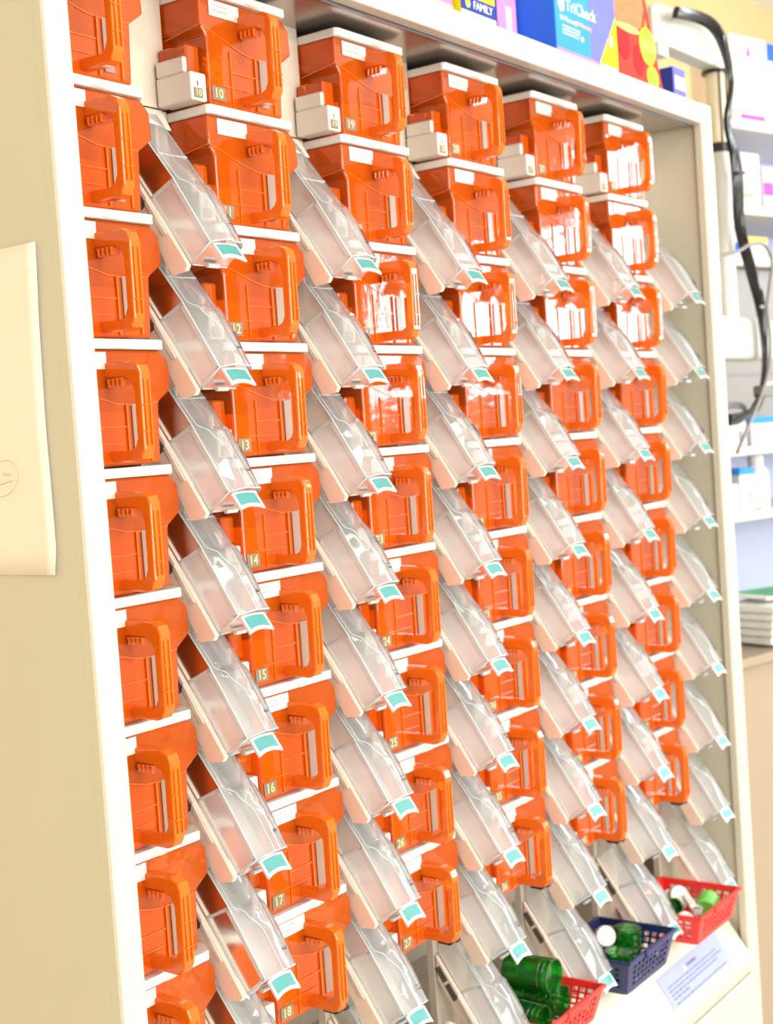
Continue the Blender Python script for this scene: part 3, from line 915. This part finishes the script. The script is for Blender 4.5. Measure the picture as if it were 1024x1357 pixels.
t = carton('purple and blue box, leftmost on top of the cabinet', 0.53, 0.694, 0.0, 0.10, 0.16, 'purple_card')
part('front_print', MB().prism([(0.08, 0.16), (0.08, 0.062), (0.15, 0.040), (0.164, 0.05), (0.164, 0.16)], -0.0008, 0, 'xz'), 'blue_light', t)
part('edge_stripe', MB().box(0, 0.164, -0.0009, 0, 0.0, 0.036), 'salmon_card', t)
t = carton('yellow box with a navy strip of print, between purple boxes', 0.705, 0.792, -0.006, 0.085, 0.15, 'yellow_card')
part('print_strip', MB().box(0, 0.087, -0.0008, 0, 0.034, 0.053), 'navy_card', t)
part('grey_band', MB().box(0, 0.087, -0.0008, 0, 0.0, 0.034), 'device_grey', t)
put('lettering', text_mesh('FAMILY', 0.015, 'white_print'), t, (0.054, -0.0010, 0.0435), FACE)
part('emblem', MB().lathe([(0.006, 0), (0.006, 0.0004)], 14), 'lime_print', t, loc=(0.016, -0.0010, 0.0435), rot=FACE)
t = carton('pink and salmon box beside the large blue box', 0.862, 0.9145, 0.030, 0.12, 0.16, 'pink_card', 'blue_card')
part('front_print', MB().prism([(0.0, 0.085), (0.018, 0.110), (0.052, 0.100), (0.052, 0.16), (0, 0.16)], -0.0008, 0, 'xz'), 'salmon_card', t)
part('pale_panel', MB().box(0.020, 0.038, -0.0009, 0, 0.048, 0.082), 'pink_pale', t)
part('pale_line', MB().box(0.044, 0.046, -0.0009, 0, 0.030, 0.090), 'pink_pale', t)
# large blue box
bx0, bx1, by0 = 0.919, 1.112, -0.028
t = thing('glucose_meter_box', 'large blue box with TriCheck lettering and yellow corner', 'box', (bx0, by0, ZB), group='boxes on top of the cabinet')
part('carton', MB().box(0, bx1 - bx0, 0, 0.09, 0, 0.20), 'blue_card', t, 0.0008)
part('front_print', MB().box(0.0006, 0.105, -0.0006, 0, 0.020, 0.16), 'blue_light', t)
part('front_print', MB().box(0.105, bx1 - bx0 - 0.0006, -0.0006, 0, 0.020, 0.199), 'blue_violet', t)
part('purple_stripe', MB().box(0.0006, 0.135, -0.0008, 0, 0.0, 0.0205), 'purple_card', t)
part('yellow_corner', MB().prism([(0.133, 0.0205), (0.193, 0.0205), (0.193, 0.098)], -0.0012, -0.0006, 'xz'), 'yellow_card', t)
part('grey_foot', MB().box(0.133, 0.193, -0.0008, 0, 0.0, 0.0205), 'device_grey', t)
part('heart_mark', MB().prism([(0.168, 0.062), (0.173, 0.066), (0.178, 0.062), (0.178, 0.057), (0.172, 0.048), (0.168, 0.055)], -0.0016, -0.0012, 'xz'), 'white_print', t)
part('heart_mark', MB().prism([(0.165, 0.0605), (0.168, 0.066), (0.1715, 0.064), (0.168, 0.055)], -0.0015, -0.0012, 'xz'), 'red_card', t)
part('diamond_mark', MB().prism([(0.010, 0.083), (0.018, 0.072), (0.028, 0.076), (0.028, 0.092), (0.020, 0.097)], -0.0012, -0.0006, 'xz'), 'white_print', t)
put('lettering', text_mesh('TriCheck', 0.0245, 'white_print', 'LEFT'), t, (0.032, -0.0012, 0.0835), FACE)
put('lettering', text_mesh('10 Memory', 0.0110, 'white_print', 'LEFT'), t, (0.012, -0.0012, 0.0635), FACE)
put('lettering', text_mesh('10 Memory', 0.0100, 'gold_print', 'LEFT'), t, (0.062, -0.0012, 0.0635), FACE)
mb = MB()
for r_ in range(3):
    mb.box(0.020, 0.070 + 0.002 * r_, -0.0012, -0.0006, 0.0420 + 0.005 * r_ - 0.0, 0.0445 + 0.005 * r_)
part('small_print', mb, 'teal_print', t)
part('dot_mark', MB().lathe([(0.0035, 0), (0.0035, 0.0005)], 12), 'yellow_card', t, loc=(0.080, -0.0006, 0.044), rot=FACE)
part('device_picture', MB().prism([(0.008, 0.128), (0.112, 0.1155), (0.126, 0.122), (0.126, 0.190), (0.008, 0.190)], -0.004, -0.0006, 'xz'), 'device_grey', t, 0.0008)
part('device_button', MB().lathe([(0.010, 0), (0.010, 0.001)], 16), 'navy_card', t, loc=(0.088, -0.0040, 0.140), rot=FACE)
# ornament gift bag, sides lean in
gx0 = 1.122
t = thing('gift_bag', 'red gift bag with green ornament pictures beside the large blue box', 'bag', (gx0, -0.026, ZB), group='boxes on top of the cabinet')
lo_, hi_ = 0.163, 0.105
mb = MB()
bt = [(0, 0, 0), (lo_, 0, 0), (lo_, 0.05, 0), (0, 0.05, 0)]
tp = [(0.0, 0.008, 0.21), (hi_, 0.008, 0.21), (hi_, 0.042, 0.21), (0.0, 0.042, 0.21)]
mb.poly(bt[::-1]); mb.poly(tp)
for i in range(4):
    j = (i + 1) % 4
    mb.poly([bt[i], bt[j], tp[j], tp[i]])
part('bag_body', mb, 'red_card', t, 0.001)


def gf(x, z, l=0.0006):
    return (x, 0.008 * z / 0.21 - l, z)


def deco(name, pts, material, l=0.0006):
    mb = MB(); n_ = len(pts)
    mb.poly([gf(x, z, l) for x, z in pts])
    for i in range(n_):
        j = (i + 1) % n_
        mb.poly([gf(*pts[i], l), gf(*pts[j], l), gf(*pts[j], 0), gf(*pts[i], 0)])
    return part(name, mb, material, t)


def ell(cx, cz, rx, rz, a0=0, a1=2 * PI, n_=18):
    return [(cx + rx * math.cos(a0 + (a1 - a0) * i / n_), cz + rz * math.sin(a0 + (a1 - a0) * i / n_)) for i in range(n_ + (0 if a1 - a0 > 6 else 1))]


deco('ornament_print', [(0.003, 0.098), (0.030, 0.091), (0.075, 0.094), (0.095, 0.105), (0.11, 0.135), (0.105, 0.20), (0.003, 0.205)], 'orange_card')
deco('gold_band', ell(0.045, 0.094, 0.042, 0.006, 0, 2 * PI), 'gold_print', 0.001)
deco('gold_band', ell(0.040, 0.150, 0.040, 0.006, 0, 2 * PI), 'gold_print', 0.001)
deco('crimson_leaf', ell(0.025, 0.070, 0.022, 0.028), 'crimson', 0.0008)
deco('crimson_leaf', ell(0.075, 0.050, 0.018, 0.024), 'crimson', 0.0008)
deco('green_ornament', ell(0.112, 0.078, 0.029, 0.030), 'green_print', 0.0011)
deco('ornament_band', ell(0.112, 0.078, 0.028, 0.009), 'lime_print', 0.0015)
deco('green_ornament', ell(0.122, 0.030, 0.021, 0.019), 'green_print', 0.0011)
deco('green_ornament', [(0.114, 0.105), (0.112, 0.121), (0.108, 0.105)], 'green_print', 0.0011)
# small blue carton
t = carton('small blue medicine carton at the right end of the cabinet top', 1.338, 1.386, -0.020, 0.024, 0.066, 'blue_violet', 'navy_card')
part('pale_band', MB().box(0.004, 0.046, -0.0007, 0, 0.030, 0.052), 'violet_print', t)
part('pale_band', MB().box(0.004, 0.030, -0.0007, 0, 0.014, 0.020), 'violet_print', t)

# ------------------------------------------------------------------ monitor arm on a pole beside the cabinet
PX, PY = 1.832, 0.105
arm = thing('monitor_arm_post', 'white post with a boxy swing arm standing beside the cabinet', 'post', (0, 0, 0))
mb = MB().tube([(PX, PY, 1.69), (PX, PY, 2.02)], 0.0205, 24, True)
part('lower_tube', mb, 'arm_white', arm)
mb = MB().tube([(PX, PY, 2.014), (PX, PY, 2.032)], 0.0222, 24)
part('collar', mb, 'black_plastic', arm)
mb = MB().tube([(PX, PY, 2.02), (PX, PY, 2.175)], 0.0185, 24)
part('upper_tube', mb, 'pole_beige', arm)
mb = MB().tube([(PX + 0.010, PY - 0.017, 2.03), (PX + 0.010, PY - 0.017, 2.172)], 0.0022, 8)
mb.tube([(PX - 0.014, PY - 0.015, 2.03), (PX - 0.014, PY - 0.015, 2.172)], 0.0016, 8)
part('tube_seam', mb, 'black_plastic', arm)
mb = MB().tube([(PX, PY, 2.168), (PX, PY, 2.1738)], 0.026, 24)
part('collar', mb, 'black_plastic', arm)
AH = 0.0185
ax = [(1.848, PY - AH), (1.853, PY - 0.010), (1.853, PY + 0.010), (1.848, PY + AH), (1.60, PY + AH), (1.555, PY + 0.012), (1.545, PY), (1.555, PY - 0.012), (1.60, PY - AH)]
part('swing_arm', MB().prism(ax, 2.174, 2.246, 'xy'), 'arm_white', arm, 0.004, 2)
part('arm_cap', MB().prism([(p[0] * 0.9 + 0.165, (p[1] - PY) * 0.7 + PY) for p in ax], 2.246, 2.250, 'xy'), 'cream_paint', arm, 0.001)
part('knuckle', MB().box(1.53, 1.57, PY - 0.02, PY + 0.02, 2.150, 2.174), 'arm_white', arm, 0.003, 2)
part('support_bar', MB().box(1.394, 2.005, PY - 0.030, PY + 0.045, 1.606, 1.690), 'arm_white', arm, 0.010, 3)
mb = MB().tube([(1.800, PY - 0.0335, 1.672), (1.800, PY - 0.0300, 1.672)], 0.0075, 14)
part('bolt', mb, 'cream_paint', arm)

# cables
CABLE = [(1.552, 2.222), (1.655, 2.234), (1.726, 2.231), (1.77, 2.204), (1.798, 2.137), (1.768, 2.06), (1.794, 2.006), (1.805, 1.949), (1.803, 1.862), (1.857, 1.77), (1.889, 1.712), (1.9, 1.644), (1.888, 1.568), (1.847, 1.516), (1.767, 1.493), (1.693, 1.488)]
WIRE = [(1.712, 0.05, 1.803), (1.791, 0.05, 1.822), (1.872, 0.05, 1.829), (1.914, 0.05, 1.802), (1.893, 0.05, 1.748), (1.874, 0.05, 1.702), (1.881, 0.05, 1.643), (1.863, 0.05, 1.582), (1.805, 0.05, 1.524), (1.738, 0.05, 1.474), (1.674, 0.05, 1.426)]
def ribbon(pts, widths, th, twist):
    mb = MB(); i0 = None
    pts = [Vector(p) for p in pts]
    for k, p in enumerate(pts):
        d = (pts[min(k + 1, len(pts) - 1)] - pts[max(k - 1, 0)]).normalized()
        a = d.cross(Vector((W_.x, W_.y, 0))).normalized() if abs(d.z) > 0.3 else Vector((0.1, -0.3, 1)).normalized()
        b = d.cross(a).normalized()
        tw = twist * k
        a2 = a * math.cos(tw) + b * math.sin(tw); b2 = -a * math.sin(tw) + b * math.cos(tw)
        w = widths
        for s, tt in ((-1, -1), (-0.35, -1.3), (0.35, -1.3), (1, -1), (1, 1), (0.35, 1.3), (-0.35, 1.3), (-1, 1)):
            mb.v.append(tuple(p + a2 * (w * s) + b2 * (th * tt)))
    n_ = len(pts)
    for k in range(n_ - 1):
        for j in range(8):
            j2 = (j + 1) % 8
            mb.f.append((k * 8 + j, k * 8 + j2, (k + 1) * 8 + j2, (k + 1) * 8 + j))
    mb.f.append(tuple(range(8))[::-1]); mb.f.append(tuple((n_ - 1) * 8 + j for j in range(8)))
    return mb


def bez(ctrl, n_=8):
    out = []
    c_ = [Vector(p) for p in ctrl]
    c_ = [c_[0] * 2 - c_[1]] + c_ + [c_[-1] * 2 - c_[-2]]
    for i in range(1, len(c_) - 2):
        p0, p1, p2, p3 = c_[i - 1:i + 3]
        for j in range(n_):
            u = j / n_
            out.append(0.5 * ((2 * p1) + (p2 - p0) * u + (2 * p0 - 5 * p1 + 4 * p2 - p3) * u * u + (3 * p1 - p0 - 3 * p2 + p3) * u ** 3))
    out.append(c_[-2])
    return out


YC = 0.06
bundle = thing('cable_bundle', 'black twisted cable bundle hanging from the arm down the white post', 'cable', (0, 0, 0))
pts = bez([(x, YC, z) for x, z in CABLE], 5)
part('cable_sleeve', ribbon(pts, 0.0105, 0.0042, 0.085), 'black_plastic', bundle, smooth=False)
mb = MB().tube([p + Vector((0.002, -0.003, 0.001)) for p in pts[:60]], 0.0036, 6)
part('cable', mb, 'dark_grey', bundle)
for x, z in ((1.897, 1.708), (1.890, 1.552)):
    mb = MB().tube([(x - 0.016, YC - 0.006, z), (x + 0.016, YC - 0.008, z + 0.004)], 0.004, 8)
    part('cable_tie', mb, 'white_plastic', bundle)['label'] = 'white cable tie'
part('cable_tie', MB().tube([(1.790, YC - 0.006, 1.962), (1.826, YC - 0.007, 1.967)], 0.003, 8), 'black_plastic', bundle)
part('cable_plug', MB().box(1.855, 1.905, YC - 0.012, YC + 0.012, 1.528, 1.552), 'dark_grey', bundle, 0.003)
coil = MB()
for q in range(3):
    lp = [(1.775 + 0.055 * math.cos(a * PI / 10), YC + 0.02, 1.500 + 0.004 * q + 0.013 * math.sin(a * PI / 10)) for a in range(21)]
    coil.tube(lp, 0.003, 6, False)
part('coil', coil, 'dark_grey', bundle)
gw = thing('security_cable', 'thin grey cable looping from the cabinet side down across the white bar', 'cable', (0, 0, 0))
pts = bez([(XR1 + 0.004, -0.052, 1.757)] + WIRE, 8)
part('wire', MB().tube([Vector((p.x, min(p.y, 0.040), p.z)) for p in pts], 0.0036, 8), 'cable_grey', gw, smooth=True)
part('anchor', MB().tube([(XR1 + 0.0045, -0.052, 1.757), (XR1 + 0.008, -0.052, 1.757)], 0.008, 14), 'rail_metal', gw)
part('anchor_plate', MB().box(XR1 + 0.0003, XR1 + 0.004, -0.058, -0.02, 1.70, 1.92), 'arm_white', gw, 0.001)

# ------------------------------------------------------------------ shelving in the background (its own frame: s along, d deep, z up)
th = math.radians(104)
ub = thing('wall_shelving', 'white slotted shelving unit behind the post with medicine on four shelves', 'shelf', (2.17532, 0.2234, 0.0), (0, 0, math.pi / 2 - th))
SH = [2.155, 1.965, 1.850, 1.425, 1.278]
part('back_board', MB().box(-0.55, 1.0, 0.24, 0.26, 0.0, 2.20), 'shelf_back', ub)
for i, z in enumerate(SH):
    part('shelf_board', MB().box(-0.50, 1.0, 0.0, 0.24, z - 0.020, z), 'shelf_paint', ub, 0.002)
part('upright', MB().box(0.050, 0.075, 0.215, 0.24, 0.98, 2.20), 'shelf_paint', ub)
mb = MB()
for i in range(24):
    mb.box(0.0585, 0.0665, 0.2135, 0.2155, 1.02 + 0.046 * i, 1.044 + 0.046 * i)
part('slot', mb, 'dark_grey', ub)['kind'] = 'stuff'
part('equipment_panel', MB().box(-0.50, 1.0, 0.03, 0.23, 1.446, 1.829), 'grey_paint', ub, 0.004)
part('panel_seam', MB().box(-0.50, 1.0, 0.028, 0.031, 1.585, 1.590), 'dark_grey', ub)
part('counter_body', MB().box(-0.50, 1.0, -0.10, 0.24, 0.06, 0.965), 'counter_beige', ub, 0.003)
part('counter_top', MB().box(-0.52, 1.0, -0.12, 0.24, 0.965, 0.985), 'counter_beige', ub, 0.003)
part('kick_board', MB().box(-0.50, 1.0, -0.08, 0.24, 0.0, 0.06), 'dark_grey', ub)
UM = Matrix.Translation((2.17532, 0.2234, 0.0)) @ Matrix.Rotation(math.pi / 2 - th, 4, 'Z')


def on_shelf(name, label, cat, s, d, z, group=None, rz=0.0):
    p = UM @ Vector((s, d, z))
    return thing(name, label, cat, p, (0, 0, math.pi / 2 - th + rz), group)


GB = 'medicine boxes on the back shelving'
t = on_shelf('medicine_box', 'tall white box with pink and violet print on the top shelf', 'box', 0.047, 0.010, SH[0], GB)
part('carton', MB().box(0, 0.140, 0, 0.11, 0, 0.194), 'box_white', t, 0.001)
part('side_print', MB().box(-0.0008, 0, 0.001, 0.109, 0.001, 0.193), 'box_blush', t)
part('flame_mark', MB().prism([(0.062, 0.150), (0.070, 0.178), (0.078, 0.150)], -0.0008, 0, 'xz'), 'magenta_print', t)
for i, (a, b, mt) in enumerate(((0.025, 0.115, 'violet_print'), (0.048, 0.100, 'rose_print'), (0.025, 0.118, 'teal_print'), (0.035, 0.105, 'teal_print'), (0.028, 0.122, 'rose_print'), (0.045, 0.100, 'teal_print'))):
    mb = MB(); x = a; z = 0.128 - 0.018 * i
    while x < b:
        wl = rnd.uniform(0.008, 0.02); mb.box(x, min(b, x + wl), -0.0008, 0, z - 0.004, z + 0.004); x += wl + 0.004
    part('print_line', mb, mt, t)
part('print_band', MB().box(0.03, 0.122, -0.0008, 0, 0.008, 0.018), 'magenta_print', t)
t = on_shelf('medicine_box', 'white box with a blue top corner at the edge of the picture, top shelf', 'box', 0.192, 0.012, SH[0], GB)
part('carton', MB().box(0, 0.12, 0, 0.11, 0, 0.190), 'box_white', t, 0.001)
part('blue_corner', MB().box(0.002, 0.05, -0.0008, 0, 0.150, 0.189), 'blue_card', t)
t = on_shelf('medicine_box', 'white box with orange and green print bars on the second shelf', 'box', 0.052, 0.012, SH[1], GB)
part('carton', MB().box(0, 0.088, 0, 0.10, 0, 0.122), 'box_white', t, 0.001)
part('orange_bar', MB().box(0.004, 0.016, -0.0008, 0, 0.020, 0.068), 'salmon_card', t)
part('green_bar', MB().box(0.018, 0.060, -0.0008, 0, 0.022, 0.030), 'lime_plastic', t)
part('grey_line', MB().box(0.018, 0.055, -0.0008, 0, 0.048, 0.054), 'violet_print', t)
t = on_shelf('medicine_box', 'white box with a magenta patch on the second shelf', 'box', 0.150, 0.012, SH[1], GB)
part('carton', MB().box(0, 0.10, 0, 0.10, 0, 0.095), 'box_white', t, 0.001)
part('magenta_patch', MB().box(0.002, 0.04, -0.0008, 0, 0.030, 0.060), 'magenta_print', t)
t = on_shelf('medicine_box', 'low box with amber lid on the third shelf', 'box', 0.080, 0.02, SH[2], GB)
part('carton', MB().box(0, 0.085, 0, 0.10, 0, 0.040), 'box_white', t, 0.001)
part('amber_lid', MB().box(-0.001, 0.086, -0.001, 0.101, 0.034, 0.050), 'gold_print', t, 0.001)
t = on_shelf('medicine_box', 'small blue bottle box left of the amber lidded box', 'box', 0.030, 0.02, SH[2], GB)
part('carton', MB().box(0, 0.036, 0, 0.08, 0, 0.060), 'violet_print', t, 0.001)
part('blue_band', MB().box(0.004, 0.03, -0.0008, 0, 0.018, 0.034), 'blue_card', t)
t = on_shelf('medicine_box', 'white box with a blue top band and grey print on the fourth shelf', 'box', 0.042, 0.005, SH[3], GB)
part('carton', MB().box(0, 0.090, 0, 0.10, 0, 0.050), 'box_white', t, 0.001)
part('blue_band', MB().box(0, 0.090, -0.0008, 0, 0.050, 0.064), 'blue_light', t)
part('top_block', MB().box(0, 0.090, 0, 0.10, 0.050, 0.064), 'blue_light', t)
part('print_line', MB().box(0.012, 0.062, -0.0008, 0, 0.028, 0.038), 'violet_print', t)
part('print_line', MB().box(0.02, 0.055, -0.0008, 0, 0.012, 0.020), 'violet_print', t)
t = on_shelf('medicine_box', 'pale grey box left of the blue banded box on the fourth shelf', 'box', -0.050, 0.01, SH[3], GB)
part('carton', MB().box(0, 0.080, 0, 0.10, 0, 0.058), 'violet_print', t, 0.001)
part('grey_mark', MB().box(0.05, 0.062, -0.0008, 0, 0.012, 0.036), 'grey_paint', t)
t = on_shelf('medicine_box', 'white box with a bright blue top on the lowest shelf', 'box', -0.006, 0.01, SH[4], GB)
part('carton', MB().box(0, 0.056, 0, 0.10, 0, 0.084), 'box_white', t, 0.001)
part('blue_top', MB().box(0, 0.056, -0.0008, 0.10, 0.084, 0.098), 'blue_light', t)
part('amber_dot', MB().lathe([(0.006, 0), (0.006, 0.001)], 12), 'amber_print', t, loc=(0.034, -0.0005, 0.036), rot=FACE)
part('grey_print', MB().box(0.008, 0.03, -0.0008, 0, 0.012, 0.030), 'violet_print', t)
t = on_shelf('medicine_box', 'lilac box left of the bright blue topped box, lowest shelf', 'box', -0.064, 0.01, SH[4], GB)
part('carton', MB().box(0, 0.052, 0, 0.10, 0, 0.066), 'violet_print', t, 0.001)
part('label_band', MB().box(0.006, 0.046, -0.0008, 0, 0.018, 0.05), 'box_white', t)
t = on_shelf('medicine_bottle', 'pale bottle at the edge of the picture on the lowest shelf', 'bottle', 0.100, 0.04, SH[4])
part('bottle_body', MB().lathe([(0.026, 0), (0.028, 0.003), (0.028, 0.085), (0.018, 0.098), (0.016, 0.104)], 20), 'box_white', t)
part('bottle_cap', MB().lathe([(0.018, 0.104), (0.018, 0.122), (0.016, 0.124)], 20), 'shelf_paint', t)
# pale boxes stacked on the counter
for i in range(5):
    t = on_shelf('flat_carton', 'flat pale blue carton on the counter, %s of five stacked' % ['lowest', 'second lowest', 'middle', 'second highest', 'topmost'][i], 'box', -0.09, 0.085, 0.985 + 0.042 * i, 'flat cartons on the counter')
    part('carton', MB().box(0, 0.150, 0, 0.15, 0, 0.0405), 'shelf_back', t, 0.001)
    part('lid_edge', MB().box(-0.001, 0.151, -0.001, 0.151, 0.032, 0.0400), 'box_white', t, 0.0008)
# paper stacks on the counter front
for i in range(5):
    t = on_shelf('paper_stack', 'curled stack of white forms on the counter, %s of five' % ['lowest', 'second lowest', 'middle', 'second highest', 'topmost'][i], 'paper', 0.02, -0.10, 0.986 + 0.0175 * i, 'stacks of forms on the counter', -0.12 + 0.03 * i)
    mb = MB(); g = []
    for a in range(9):
        u = a / 8
        zz = 0.0045 * math.sin(u * PI) - 0.006 * u
        g.append((-0.085 + 0.24 * u, zz))
    mb.prism([(x, z + 0.006) for x, z in g] + [(x, z + 0.0205) for x, z in reversed(g)], 0.0, 0.13, 'xz')
    part('forms', mb, 'sheet_white', t)
    mb = MB(); mb.prism([(x, z + 0.006) for x, z in g] + [(x, z + 0.013) for x, z in reversed(g)], -0.0008, 0.0, 'xz')
    part('edge_shade', mb, 'sheet_edge', t)
t = on_shelf('booklet', 'white booklet with a green cover corner lying on the forms', 'booklet', 0.01, -0.085, 1.088, None, -0.2)
part('cover', MB().box(-0.06, 0.10, 0, 0.14, 0.0, 0.006), 'sheet_white', t, 0.001)
part('green_corner', MB().prism([(-0.040, 0.138), (0.09, 0.138), (0.09, 0.075), (0.04, 0.060), (-0.01, 0.030), (-0.035, 0.0)], 0.006, 0.0066, 'xy'), 'leaf_green', t)
